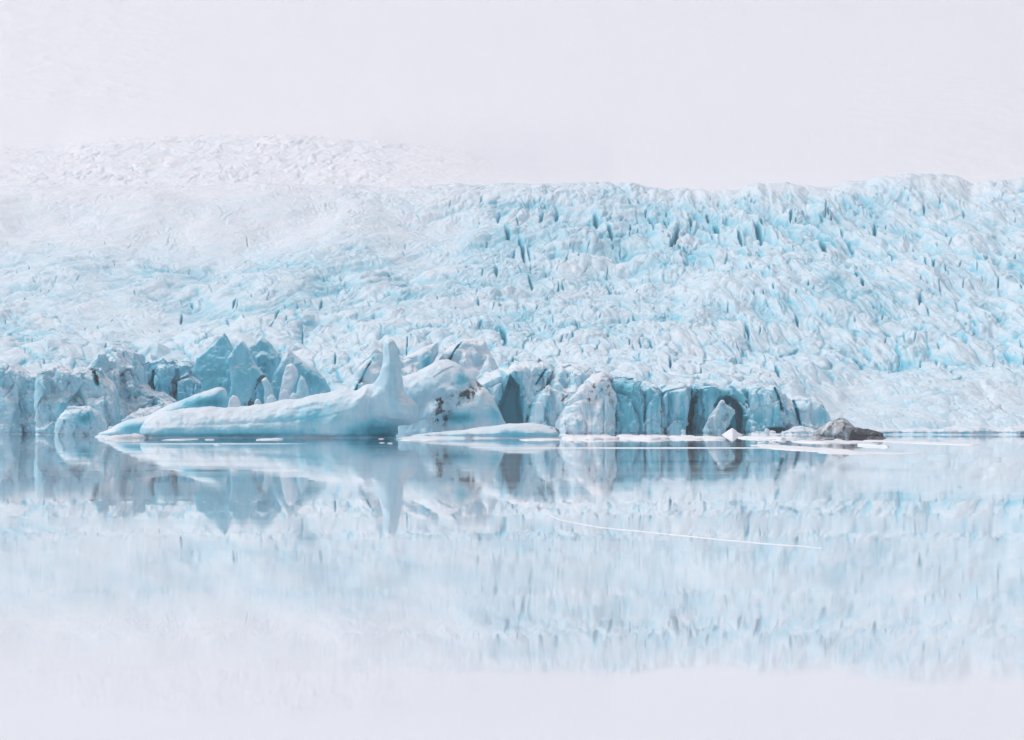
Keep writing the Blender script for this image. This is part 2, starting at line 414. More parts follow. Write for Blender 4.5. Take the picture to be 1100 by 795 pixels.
serac('slim pale ice tooth standing before the right-hand sloping serac', 444, [
    dict(p=[(300,424),(304,404),(308,392),(314,390),(320,396),(321,404),(314,420),(312,440),(298,440)], t=1.8, y=0, lean=.2, R=.7)], seed=49, blue=.32, amp=.2)
serac('small rounded blue ice tooth at the lower right of the slim tooth', 440, [
    dict(p=[(318,424),(319,410),(323,403),(328,406),(332,416),(333,436),(316,440)], t=1.6, y=0, lean=.1, R=.8)], seed=50, blue=.45, amp=.2)
serac('leaning ice splinter beside the black dirt crack', 443, [
    dict(p=[(280,408),(286,405),(291,412),(294,424),(294,440),(284,440),(284,422)], t=1.5, y=0, lean=.1, R=.7)], seed=51, blue=.35, amp=.2)

# ------------------------------------------------------------------ white blocks behind the spire and the dirty berg
serac('pale ridged serac behind the spire with a turquoise right face', 432, [
    dict(p=[(372,424),(380,404),(392,384),(402,372),(412,376),(432,384),(444,376),(456,370),(467,367),(468,378),(462,392),(452,404),(446,430),(372,436)], t=6, y=8, lean=.5)],
    seed=53, blue=.36, amp=.5, spots=[(458,389,5,10,.7)], cuts=[dict(p=[(382,420),(392,398),(400,384)], w=.22, depth=1.6)])
serac('broad white serac behind the dirt-stained berg with slanting grooves', 440, [
    dict(p=[(448,408),(462,394),(478,376),(494,363),(506,362.5),(520,366),(528,380),(536,396),(544,410),(546,446),(448,450)], t=6, y=9, lean=.45),
    dict(p=[(488,420),(492,388),(500,380),(508,388),(516,402),(524,382),(532,396),(536,430)], t=3.5, y=3, lean=.3)],
    seed=55, blue=.34, amp=.5, cuts=[dict(p=[(480,390),(488,376),(497,364)], w=.2, depth=1.5)])

# ------------------------------------------------------------------ the calving cliff
CG = 'ice cliffs of the glacier front'
def cliff(label, d, lobes, **kw):
    kw.setdefault('amp', .34); kw.setdefault('chip', .1); kw.setdefault('facet', .5); kw.setdefault('fsize', 3.8); kw.setdefault('k', .4); kw.setdefault('lscale', 4.5); kw.setdefault('flute', .35)
    kw['dirts'] = [tuple(q[:-1])+(q[-1]*.8,) for q in kw.get('dirts', ())]
    for l in lobes:
        l.setdefault('smooth', 0); l.setdefault('n', 2.6); l.setdefault('R', 2.2); l.setdefault('lean', .22)
    return ice('ice_cliff', label, 'ice cliff', d, lobes, group=CG, mat=M_CLIFF, **kw)

cliff('pale ice cliff with a deep dark blue cave at its left foot', 428, [
    dict(p=[(508,412),(520,401),(534,396),(548,394),(562,388),(578,386),(590,389),(598,397),(594,410),(589,424),(582,440),(580,486),(505,486)], t=9, y=8)],
    seed=61, blue=.44, flute=.2,
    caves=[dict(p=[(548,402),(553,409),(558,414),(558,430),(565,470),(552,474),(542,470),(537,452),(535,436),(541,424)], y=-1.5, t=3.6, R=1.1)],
    spots=[(551,440,9,22,2.4),(552,418,6,10,.3),(515,430,12,20,.1)], dirts=[([(548,405),(540,424),(536,436)], 1.6, .7),([(530,424),(536,418),(538,414)], 1.5, .4)],  # strongest spot paints the cave interior dark
    cuts=[dict(p=[(576,413),(581,405),(586,398)], w=.25, depth=1.2)])
cliff('white ice cliff bordered on its left by a thin black dirt crack', 426, [
    dict(p=[(566,486),(566,450),(571,432),(577,420),(586,413),(594,402),(602,394),(612,391),(622,392),(634,394.5),(640,402),(640,420),(630,440),(624,486)], t=8, y=6.5)],
    seed=63, blue=.44, flute=.25, cuts=[dict(p=[(566,455),(568,438),(573,424),(580,419),(586,413),(589,410)], w=.4, depth=2.2)],
    dirts=[([(566,455),(568,440),(572,426),(580,419.5),(587,414),(590,410)], 1.5, 1.0),([(600,436),(606,428),(609,424)], 1.8, .9),([(598,450),(601,442)], 1.6, .5),(600,410,4,4,.25)])
cliff('white ice buttress streaked with slanting black dirt bands', 422, [
    dict(p=[(596,486),(598,455),(604,436),(612,424),(624,410),(636,402.5),(648,400),(657,404),(662,420),(664,450),(664,486)], t=7, y=4.5, R=3.2, n=2.1)],
    seed=65, blue=.32, flute=.25,
    dirts=[([(646,410),(638,414),(634,424),(631,434)], 1.8, .95),([(646,418),(641,426),(638,434)], 1.5, .75),([(656,408),(652,420),(658,434),(663,444),(664,466)], 3.0, .75),([(632,436),(630,448),(622,456)], 2.2, .55),([(608,426),(602,436)], 1.6, .8),(660,460,8,10,.4)])
cliff('deep blue ice pillar right of the dirt-streaked buttress', 424, [
    dict(p=[(655,486),(656,440),(655,415),(658,406.5),(668,405),(681,406.5),(689,412),(692,430),(693,486)], t=7, y=5, R=2.4)],
    seed=67, blue=.68, flute=.4, spots=[(668,420,12,14,.5),(665,455,14,12,.3)], dirts=[([(660,440),(658,456),(660,468)], 3, .6),(676,462,18,6,.35),([(692,434),(692,446)], 1.5, .6)],
)
cliff('narrow blue ice column with a dark grey foot left of the black crack', 425, [
    dict(p=[(689,486),(690,440),(691,420),(696,412),(706,416),(712,420),(716,440),(716,486)], t=6.5, y=5, R=1.8)],
    seed=69, blue=.62, flute=.5, spots=[(700,430,9,10,.3)], dirts=[(702,458,12,8,.5),([(692,424),(693,444)], 1.4, .7)])
cliff('fluted pale blue ice column just left of the black crack', 426, [
    dict(p=[(712,486),(712,440),(711,422),(716,418),(728,417.5),(736,414),(740,416),(739,432),(735,450),(733,486)], t=7, y=5.5, R=1.6)],
    seed=71, blue=.55, flute=.6, spots=[(718,430,6,14,.35),(730,450,5,12,.25)], dirts=[(731,464,4,5,.5)])
cliff('turquoise cliff with an overhanging arch right of the black crack', 430, [
    dict(p=[(736,486),(738,450),(742,425),(746,414.5),(760,414),(775,416),(790,417),(803,418),(808,440),(808,486)], t=8, y=6, R=1.8)],
    seed=73, blue=.68, flute=.5, spots=[(742,440,6,30,.7),(772,424,18,7,.4),(795,455,9,9,.5),(780,432,10,6,.4)],  # tall spot at the crack paints its teal shadow
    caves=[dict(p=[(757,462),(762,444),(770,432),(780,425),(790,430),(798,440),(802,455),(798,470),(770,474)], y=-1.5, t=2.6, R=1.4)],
    cuts=[dict(p=[(741,468),(742,446),(746,424)], w=.9, depth=2.2, blue=.6)],
    dirts=[(798,464,6,4,.7)])
cliff('grey-green leaning ice slab in front of the arched cliff', 420, [
    dict(p=[(754,486),(757,464),(762,450),(768,441),(776,431.5),(782,436),(791,439),(792,444),(786,452),(780,462),(774,486)], t=2.2, y=2.4, R=.9, n=4, lean=.25)],
    facet=.4, fsize=1.8, seed=75, blue=.45, flute=.1, amp=.35, dbase=.22, dirts=[(777,434,4,3,.4),([(782,446),(776,456)], 2, .4)])
cliff('square blue ice bastion with a dark slot along its foot', 427, [
    dict(p=[(799,486),(800,440),(803,422),(808,417),(818,415),(831,415),(838,420),(843,428),(845,450),(846,486)], t=7.5, y=5.5, R=2.0)],
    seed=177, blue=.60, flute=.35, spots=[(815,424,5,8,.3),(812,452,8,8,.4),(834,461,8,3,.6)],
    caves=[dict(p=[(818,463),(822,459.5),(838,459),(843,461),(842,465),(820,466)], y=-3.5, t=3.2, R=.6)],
    cuts=[dict(p=[(831,418),(836,430),(838,440)], w=.25, depth=1.2)], dirts=[(800,434,3,6,.4)])
cliff('low pale fluted ice cliff at the right end of the calving front', 428, [
    dict(p=[(838,486),(840,440),(843,428),(850,432),(858,430.5),(872,431.5),(881,434),(886,446),(894,458),(900,486)], t=7.5, y=6, R=1.8)],
    seed=79, blue=.44, flute=.6, spots=[(850,445,5,12,.25),(878,450,6,8,.3)], cuts=[dict(p=[(854,432),(857,446),(859,456)], w=.3, depth=1.6)])
cliff('low rubbly ice apron in front of the square bastion', 418, [
    dict(p=[(800,486),(806,466),(818,463.5),(840,465),(852,460),(862,458),(874,462),(884,468),(886,486)], t=4, y=2, R=1.4)],
    seed=81, blue=.32, flute=.1, amp=.6, chip=.5)

serac('grey-blue serac wall at the far left beyond the small rounded berg', 440, [
    dict(p=[(-90,420),(-74,404),(-60,396),(-44,402),(-30,410),(-12,398),(6,390),(20,397),(32,404),(44,400),(58,410),(60,480),(-95,480)], t=6, y=4, lean=.25),
    dict(p=[(-20,430),(-4,414),(12,420),(22,436),(24,480),(-30,480)], t=3, y=-2, lean=.2)], facet=.5, seed=57, blue=.52, dbase=.15, amp=.6)

ice('ice_shelf', 'low pale shelf of ice ending in the water right of the black-ended wedge', 'ice shelf', 414, [
    dict(p=[(880,474),(905,469),(925,464.5),(945,461),(965,462),(985,460),(1012,461),(1040,458),(1080,460),(1120,457),(1170,460),(1185,474),(1185,488),(880,488)], t=7, y=6.5, R=1.6, n=2.2, smooth=1)],
    blue=.42, amp=.45, chip=.2, seed=95, mat=M_CLIFF, spots=[(960,467,30,2.5,.35),(1000,467,15,3,.3)])
# ------------------------------------------------------------------ glacier surface (one mass, cracked into lumps)
def table(px, rows, cols, tab):
    """bilinear lookup of the base profile (photo row y) by column px and row coordinate"""
    out = np.stack([np.interp(px, cols, [c[i] for c in tab]) for i in range(len(rows))], 0)   # rows x px
    return out

def grid_quads(nr, nc):
    i = np.arange(nr-1)[:, None]*nc + np.arange(nc-1)[None, :]
    i = i.ravel()
    return np.stack([i, i+1, i+1+nc, i+nc], 1)

def smooth_interp(x, xp, M):
    """monotone cubic (PCHIP-like) interpolation down the first axis of M"""
    xp = np.asarray(xp, float); h = np.diff(xp)[:, None]
    dl = np.diff(M, axis=0)/h
    m = np.zeros_like(M)
    m[1:-1] = np.where(dl[:-1]*dl[1:] > 0, 2*dl[:-1]*dl[1:]/np.where(dl[:-1]+dl[1:] == 0, 1, dl[:-1]+dl[1:]), 0)
    m[0], m[-1] = dl[0], dl[-1]
    k = np.clip(np.searchsorted(xp, x)-1, 0, len(xp)-2)
    t = ((x-xp[k])/np.diff(xp)[k])[:, None]
    hh = h[k]
    return ((2*t**3-3*t**2+1)*M[k] + (t**3-2*t**2+t)*hh*m[k] + (-2*t**3+3*t**2)*M[k+1] + (t**3-t**2)*hh*m[k+1])

R_K = [420, 437, 447, 470, 510, 560, 630, 720, 810, 900, 940, 1020]
COLS = [-200, 92, 200, 300, 420, 500, 560, 700, 840, 890, 940, 1010, 1250]
def prof(*y): return list(y)
LEFT = prof(486, 476, 462, 446, 418, 386, 345, 296, 252, 206, 202, 206)
FRONT = prof(500, 470, 448, 424, 400, 374, 340, 293, 248, 204, 201, 206)
CLIFF = prof(520, 450, 412, 404, 391, 372, 339, 291, 248, 203, 200, 206)
RIGHT = prof(510, 466, 454, 441, 420, 396, 353, 296, 246, 201, 198, 206)
TAB = [LEFT, LEFT, [490, 476, 460, 444, 416, 384, 344, 296, 252, 206, 202, 206], [500, 476, 452, 430, 408, 380, 342, 295, 250, 205, 202, 206],
       FRONT, CLIFF, CLIFF, CLIFF, [520, 462, 424, 410, 396, 377, 343, 291, 246, 200, 198, 206],
       [515, 466, 450, 435, 416, 390, 348, 292, 245, 199, 197, 206], RIGHT, RIGHT, RIGHT]

pxs = np.arange(-170, 1271, .85)
# rows: even steps of screen height on a typical column, so that detail follows the eye
rr = np.concatenate([np.linspace(420, 470, 120, endpoint=False), np.linspace(470, 560, 200, endpoint=False), np.linspace(560, 940, 760, endpoint=False), np.linspace(940, 1020, 30)])
Mk = table(pxs, R_K, COLS, TAB)
kk = np.exp(-(np.arange(-60, 61)*.85/20)**2); kk /= kk.sum()
Mk = np.stack([np.convolve(np.pad(q, 60, mode='edge'), kk, 'valid') for q in Mk])
Yb = smooth_interp(rr, R_K, Mk)                   # base photo row
R2 = np.repeat(rr[:, None], len(pxs), 1); P2 = np.repeat(pxs[None, :], len(rr), 0)
H = CAMH + (HZ-Yb)/F*R2
PXM = R2/F                                        # metres per photo pixel there
px = P2.astype(np.float32); py = Yb.astype(np.float32)
lr = (np.log(R2/420)*100).astype(np.float32)      # depth coordinate

# broad swells and the big dome / flow bands on the right
sw = 13*fbm(px/150, lr/14, 0., 2, 41) + 5*fbm(px/60, lr/6, 0., 2, 42)
sw += 10*gauss(px, py, 800, 318, 95, 22) - 9*gauss(px, py, 670, 268, 30, 25) + 7*gauss(px, py, 905, 365, 45, 22) - 8*gauss(px, py, 985, 400, 60, 18)
sw += 6*gauss(px, py, 590, 250, 60, 16) + 5*gauss(px, py, 945, 210, 60, 10) - 6*gauss(px, py, 745, 250, 18, 20)
sw += 5*sstep(245, 205, py)*sstep(640, 740, px)*fbm(px/38, px*0+.5, 0., 3, 91)
sw *= (sstep(470, 420, py)*.9+.1)*(.4+.6*np.maximum(sstep(205, 232, py), sstep(650, 760, px)))

# amount of breakage over the surface
amp = .95 + .35*fbm(px/130, lr/11, 0., 2, 43)
amp *= 1 - .62*sstep(295, 245, py)*sstep(540, 300, px)            # smooth snow field, upper left
amp *= 1 - .62*sstep(850, 930, px)*sstep(385, 425, py)            # smooth tongue, lower right
amp *= 1 + .45*gauss(px, py, 680, 250, 110, 30) + .3*gauss(px, py, 880, 250, 120, 40)
amp *= .75 + .25*sstep(200, 212, py)
amp = np.clip(amp, .1, 1.7)

# lumps: warped cells, two sizes, each with its own height and tilt; flow direction turns across the width
wx = 9*fbm(px/55, lr/5, 0., 3, 45); wy = 1.3*fbm(px/55, lr/5, 0., 3, 46)
slant = np.interp(pxs, [0, 300, 550, 720, 850, 1100], [.5, .2, .0, 1.2, 2.8, 3.2])[None, :].astype(np.float32)
U = px + wx + 2.2*fbm(px/14, lr/1.6, 0., 2, 47) + slant*lr*1.0
wy = wy + .26*fbm(px/14, lr/1.6, 0., 2, 48)
Vv = lr + wy
bsz = np.interp(rr, [420, 520, 640, 800, 940], [26, 22, 18, 17, 15])[:, None]
bscale_v = 3.0
def lumps(su, sv, seed, crackw):
    F1, F2, r1, r2, ox, oy = voronoi(U/su, Vv/sv, seed)
    dome = 1-np.clip(F1/.8, 0, 1)**2
    crack = np.exp(-((F2-F1)/crackw)**2)
    tilt = (r1-.5)*ox*1.6 + (r2-.35)*oy*1.5
    return dome, crack, tilt, r1, r2
elong = np.interp(pxs, [0, 500, 700, 900, 1100], [.85, 1.0, 1.25, 1.7, 1.7])[None, :].astype(np.float32)
wide = np.interp(pxs, [0, 300, 600, 1100], [1.35, 1.2, 1.0, 1.0])[None, :].astype(np.float32)
Vv = (lr-40)/elong + wy; U = U/wide
d1, c1, t1, r1, q1 = lumps(27., 3.2, 3, .10)
d2, c2, t2, r2, q2 = lumps(12., 1.5, 7, .12)
m1 = sstep(-.2, .3, fbm(px/75, lr/7, 0., 2, 61)); m2 = sstep(-.2, .35, fbm(px/45, lr/4, 0., 2, 62)); m3 = sstep(0., .3, fbm(px/28, lr/3, 0., 2, 64))
# waves of ice: sharp crests over rounded troughs, warped so that they never run straight
qx = U + 7*fbm(px/26, lr/2.6, 0., 2, 65); qy = Vv + 1.0*fbm(px/30, lr/2.8, 0., 2, 66)
def crest(x, y, seed):
    n = pn(x, y, 0., seed); return 1-2.2*np.sqrt(n*n+.0036)
def billow(x, y, seed):      # rounded pillows parted by sharp creases
    n = pn(x, y, 0., seed); return 3.0*np.sqrt(n*n+.0012)-.85
w1 = billow(qx/50, qy/3.6, 81); w2 = billow(qx/25+.25*w1, qy/2.0+.3*w1, 82); w3 = billow(qx/12+.2*w2, qy/1.0+.3*w2, 83)
leftw = np.interp(pxs, [0, 420, 640, 1100], [1.0, .9, .55, .6])[None, :]*sstep(210, 240, py)
w4 = billow(qx/6.2+.2*w3, qy/.55+.3*w3, 84)
lump = 7.0*w1 + 5.0*w2 + 3.0*w3*(.35+.65*m2)
near = sstep(300, 385, py)
d4, c4, t4, r4, q4 = lumps(40., 4.6, 17, .075)
mid = (9.5*d1 + 6.2*t1 + 5.0*(r1-.5) - 4.0*c1*(.35+.65*m3))*(.45+.55*m1)
big = 11.5*d4 + 7.5*t4 + 6.0*(r4-.5) - 5.0*c4*(.4+.6*(q4 > .4)) + .45*mid
small = (2.8*d2 + 2.2*t2 + 1.4*(r2-.5) - 1.6*c2*m3)*(.2+.8*m2)
blocks = mid*(1-.75*near) + big*.95*near + small*(1-.35*near)
rightw = sstep(690, 840, px)*sstep(215, 250, py)
wr = billow(qx/34+.3*w1, qy/9, 85)
lump = lump*(.9 - .3*near + .25*leftw - .15*rightw) + blocks*(.9 + .2*near)*(1.15-.4*leftw) + rightw*(7.5*wr)
wlr = crest((px+10*fbm(px/40, lr/3, 0., 2, 68))/64, (lr+.9*fbm(px/40, lr/3, 0., 2, 69)+px/130)/1.35, 86)
band = sstep(385, 320, py)*sstep(600, 380, px)
lump = lump*(.66 + .2*near - .28*band*leftw) + 3.4*wlr*band*leftw
lump -= 3.0
streak = ridged(px/70 - lr/3.2, lr/2.4+px/300, 0., 3, 53)
smooth_zone = sstep(850, 930, px)*sstep(385, 425, py) + .8*sstep(300, 250, py)*sstep(520, 300, px)
# long bands of ice that follow the flow: gently rising to the right on the left half, sweeping down to the right on the right half
S_ = np.cumsum(np.interp(pxs, [0, 480, 640, 760, 900, 1200], [-.10, -.26, -.05, .38, .52, .42]))*.85
S_ = (S_ - np.interp(640, pxs, S_))[None, :].astype(np.float32)
ac = py - S_ + 7*fbm(px/75, py/26, 0., 2, 92) + 2.2*fbm(px/22, py/9, 0., 2, 93)
flow = 4.6*billow(ac/15, px/120, 94) + 2.8*billow(ac/7, px/55+.3*pn(px/30, py/12, 0., 95), 95) + 1.2*billow(ac/3.4, px/26, 96)
flow *= (.55+.45*sstep(-.3, .3, fbm(px/90, py/30, 0., 2, 97)))*np.clip(amp, .25, 1.3)*sstep(202, 216, py)
lump = lump*(.62+.12*near) + flow*1.05
lump = lump*amp*.74 + (.9*w4*(.3+.7*m2))*(.45+.55*np.clip(amp, 0, 1)) + smooth_zone*1.5*streak
# open crevasses
sl = np.zeros_like(px)
rs = np.random.default_rng(23)
def slit(cx, cy, L, w, lean, a):
    w *= .72 if cx > 500 else .45
    j0, j1 = np.searchsorted(pxs, [cx-4*w-abs(lean)*L-2, cx+4*w+abs(lean)*L+2])
    if j1 <= j0: return
    jc = min(max((j0+j1)//2, 0), len(pxs)-1)
    col = Yb[:, jc]
    ii = np.nonzero((col > cy-L) & (col < cy+L))[0]
    if len(ii) < 2: return
    s = np.s_[ii[0]:ii[-1]+1, j0:j1]
    dy = (py[s]-cy)/L
    wob = .8*w*pn(py[s]/4.0, px[s]*0+cx, 0., 3)
    g = np.exp(-((px[s]-cx-lean*(py[s]-cy)+wob)/(w*(1-.6*np.abs(dy))))**2)*np.clip(1-dy*dy, 0, 1)*a
    sl[s] = np.maximum(sl[s], g)
hand = [(726,255,12,3.2,-.25,1.2),(722,262,10,2.4,-.2,1.1),(700,240,9,2.4,.3,.9),(715,240,8,2,.2,.9),(815,253,10,2.8,.3,1.2),(818,243,8,1.8,.2,.8),(850,232,9,2.0,-.15,.9),
        (884,265,9,3.5,.45,1.1),(912,258,9,4.5,.5,1.2),(940,238,8,2.2,.05,1.1),(958,272,6,2,.1,.9),(1003,283,8,2.6,.1,1.2),(545,252,9,2.6,.25,1),(561,268,12,2.0,.3,1),(536,232,6,2,-.3,.8),
        (760,230,5,1.6,.1,.9),(742,236,6,2.2,.1,.9),(770,243,6,2.4,.4,.9),(795,257,7,2,.4,.9),(640,238,7,2.4,.2,1),(582,234,7,2.6,-.3,.9),(598,232,6,2.2,-.2,.9),(655,252,9,2.6,.35,1),
        (920,300,6,1.6,.1,.7),(927,310,7,1.8,.1,1),(988,320,6,2.2,-.1,.9),(826,300,6,1.6,.2,.6),(533,290,7,2.4,.1,.9),(570,300,8,2.0,.3,.8),(563,330,6,1.8,.2,.8),(655,302,8,2.2,.4,.8),(668,308,8,2.2,.4,.8),
        (541,361,9,3.4,.35,1),(516,352,6,2.6,-.3,.8),(803,355,8,2.4,.2,.9),(921,385,8,4,.5,.9),(856,345,6,2,.3,.7),(262,342,6,1.8,.15,.9),(298,338,8,2.6,-.3,.9),(245,345,6,2,.2,.7),(195,330,5,2.0,-.2,.9),(325,355,9,2,.0,.7),
        (206,316,4,1.8,.4,.8),(252,322,4,2.4,-.6,.9),(345,325,6,2,-.3,.8),(360,390,6,1.8,-.1,.8),(620,355,8,2.2,.2,.8),(667,345,6,2,.2,.8),(688,370,5,1.6,.1,.7),(720,395,5,1.8,0,.9),(835,395,6,1.8,.6,.9)]
for h_ in hand: slit(*h_)
for _ in range(700):
    cx = rs.uniform(-120, 1220); cy = 205+rs.uniform(0, 1)**1.1*195
    dens = .35 + .65*math.exp(-((cx-780)/260)**2-((cy-245)/55)**2) + .25*math.exp(-((cx-620)/200)**2-((cy-330)/50)**2)
    if cx < 430 and cy < 285: dens *= .18 + .8*math.exp(-((cx-340)/90)**2-((cy-228)/14)**2)
    if cx > 860 and cy > 380: dens *= .2
    if rs.uniform() > dens: continue
    sc = .55+.5*(cy-205)/195
    up = sstep(330, 240, cy)
    slit(cx, cy, rs.uniform(2., 3.5+6*rs.uniform()**3)*sc*(1+.3*up), rs.uniform(.7, 1.0+1.5*rs.uniform()**3)*sc*(1+.2*up), rs.uniform(-.7, .9) + (.35 if cx > 720 else 0), rs.uniform(.45, 1.0))
for _ in range(300):
    cx = rs.uniform(-120, 1220); cy = 207+rs.uniform(0, 1)*200
    if (cx < 430 and cy < 270 and rs.uniform() > .12) or (cx > 860 and cy > 385): continue
    slit(cx, cy, rs.uniform(1.2, 4.5), rs.uniform(.6, .9), rs.uniform(-1.2, 1.2) + (.5 if cx > 720 else 0), rs.uniform(.5, 1.1))
lump -= 9.0*sl*(.6+.4*amp)
front_fade = sstep(425, 441, R2)
Hh = H + (lump + sw)*PXM*front_fade + .05*fbm(px/4, lr/.6, 0., 3, 55)*front_fade
Hh[-1] -= 8; 
X = (P2-550)*R2/F
V = np.stack([X, R2, Hh], -1).reshape(-1, 3)
# bare blue ice along cracks and stretches; hollows and creases painted bluer as shade
low = np.clip(.15-lump/7.0, 0, 1)  # hollow depth, drives the painted occlusion tint
crease_shade = np.clip(-flow/6, 0, .5)*.20 + np.clip(.25-w3, 0, .5)*.22*m2 + np.clip(.2-w4, 0, .5)*.26
blue = .215 + (.22*c1*m3*m1 + .24*c4*near + .10*c2*m2*m3 + .13*low + crease_shade)*np.clip(amp+.1, 0, 1) + 1.1*sl
region = .16*sstep(-.1, .5, fbm(px/170, lr/12, 0., 2, 63)) + .20*gauss(px, py, 230, 285, 190, 22) + .16*gauss(px, py, 690, 255, 80, 28) + .18*gauss(px, py, 890, 345, 70, 45) + .12*gauss(px, py, 560, 258, 80, 18)
region += .12*gauss(px, py, 960, 440, 90, 25) + .14*sstep(400, 470, py)*sstep(520, 200, px) + .08*sstep(430, 470, py)
region -= .46*sstep(275, 240, py)*sstep(560, 300, px) + .16*sstep(228, 205, py)
blue += .5*region
dirt = .10*sstep(.15, .5, fbm(px/12, lr/1.1, 0., 4, 67)) + .25*sl*(rs.uniform(size=sl.shape) > .6) + .10*c1*(q1 > .8)
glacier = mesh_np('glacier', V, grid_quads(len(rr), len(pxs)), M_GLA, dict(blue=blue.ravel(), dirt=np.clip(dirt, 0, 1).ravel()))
glacier['kind'] = 'structure'
print('glacier', time.time()-T0)

# ------------------------------------------------------------------ far icefall and snow slope up to the ice cap
R_F = [990, 1300, 1900, 2100, 2250, 2400, 2520, 2640, 2900, 3300, 4000, 4800]
CF = [-700, -300, 60, 120, 200, 300, 400, 500, 580, 660, 1100, 1500, 2000]
def pf(top, shelf=203):
    k = [208, 206, shelf+1, shelf]
    lo = shelf
    ks = [lo-(lo-top)*t for t in (.38, .70, .93, 1.0)]
    return k + ks + [top-2, top-22, top-78 if top < 170 else 92, -14]
TF = [pf(150), pf(152), pf(156), pf(149), pf(146), pf(146), pf(149), pf(162), pf(180), pf(192), pf(192), pf(190), pf(190)]
for t in TF: t[-3:] = [126, 62, -14]
pf_ = np.concatenate([np.arange(-500, -100, 8), np.arange(-100, 1200, 1.1), np.arange(1200, 1700, 8)])
rf = np.concatenate([np.linspace(990, 2050, 80, endpoint=False), np.linspace(2050, 2700, 420, endpoint=False), np.linspace(2700, 4800, 220)])
Yf = smooth_interp(rf, R_F, table(pf_, R_F, CF, TF))
R3 = np.repeat(rf[:, None], len(pf_), 1); P3 = np.repeat(pf_[None, :], len(rf), 0)
pxf = P3.astype(np.float32); pyf = Yf.astype(np.float32); lf = (np.log(R3/1000)*100).astype(np.float32)
fall = sstep(2060, 2160, R3)*sstep(2720, 2480, R3)*sstep(590, 330, pxf)*sstep(-120, 80, pxf + .8*(pyf-150))
shelf_tex = sstep(2160, 2050, R3)*.25
fx_ = pxf + 8*fbm(pxf/26, lf/2.2, 0., 3, 71) - 2.0*lf; fy_ = lf + .8*fbm(pxf/26, lf/2.2, 0., 3, 72)
def crestf(x, y, seed):
    n = pn(x, y, 0., seed); return 1-2.2*np.sqrt(n*n+.0036)
F1, F2, a1, a2, ox, oy = voronoi(fx_/10, fy_/1.0, 13)
mf = sstep(-.2, .3, fbm(pxf/50, lf/3.5, 0., 2, 70))
lf1 = (2.2*(1-np.clip(F1/.8, 0, 1)**2) + 3.0*(a1-.5) + 3*((a2-.35)*oy+(a1-.5)*ox) - 3.0*np.exp(-((F2-F1)/.14)**2)*(a2 > .5))*mf
lf1 += 4.2*crestf(fx_/34, fy_/2.6, 73) + 2.8*crestf(fx_/14, fy_/1.3, 74) + 1.3*crestf(fx_/6, fy_/.6, 75) + 5*fbm(pxf/80, lf/5, 0., 2, 74) - 2
amp_f = fall*(.75+.5*fbm(pxf/60, lf/4, 0., 2, 75)) + .08*sstep(2000, 2200, R3)
soft = 3.0*fbm(pxf/160, lf/10, 0., 4, 77) + 2.2*sstep(820, 1050, pxf)*ridged(pxf/45+lf/2, lf/1.6, 0., 3, 78)*sstep(2700, 3000, R3)*sstep(4400, 3400, R3)
soft += 2.5*sstep(260, 90, pxf)*ridged(pxf/40, lf/2.2, 0., 3, 79)*sstep(3300, 3600, R3)
Hf = CAMH + (HZ-Yf)/F*R3 + (lf1*amp_f*.62 + .5*soft*sstep(1300, 2300, R3))*R3/F
Hf = np.where(R3 < 1000, Hf-6, Hf)
Vf = np.stack([(P3-550)*R3/F, R3, Hf], -1).reshape(-1, 3)
bf = .1 + .42*fall*(np.exp(-((F2-F1)/.2)**2)*.6 + .4*(1-np.clip(lf1/5+.4, 0, 1)))
snow = mesh_np('snow_slope', Vf, grid_quads(len(rf), len(pf_)), M_FAR, dict(blue=bf.ravel(), dirt=np.zeros(bf.size)))
snow['kind'] = 'structure'
mb, ntb = nodes('glacial_silt'); Bb = NB(ntb)
cl = Bb.mix(Bb.noise(Bb.n('ShaderNodeNewGeometry').outputs['Position'], .03, 4), rgb(.84, .87, .92), rgb(.90, .91, .95))
pb = Bb.n('ShaderNodeBsdfDiffuse', ins={'Color': cl}); ntb.links.new(pb.outputs[0], Bb.n('ShaderNodeOutputMaterial').inputs[0])
bed = mesh_np('lagoon_bed', np.array([[-1200, -140, -1.1], [1200, -140, -1.1], [1200, 1000, -1.1], [-1200, 1000, -1.1]], float), np.array([[0, 1, 2, 3]]), mb, smooth=False)
bed['kind'] = 'structure'
print('far', time.time()-T0)

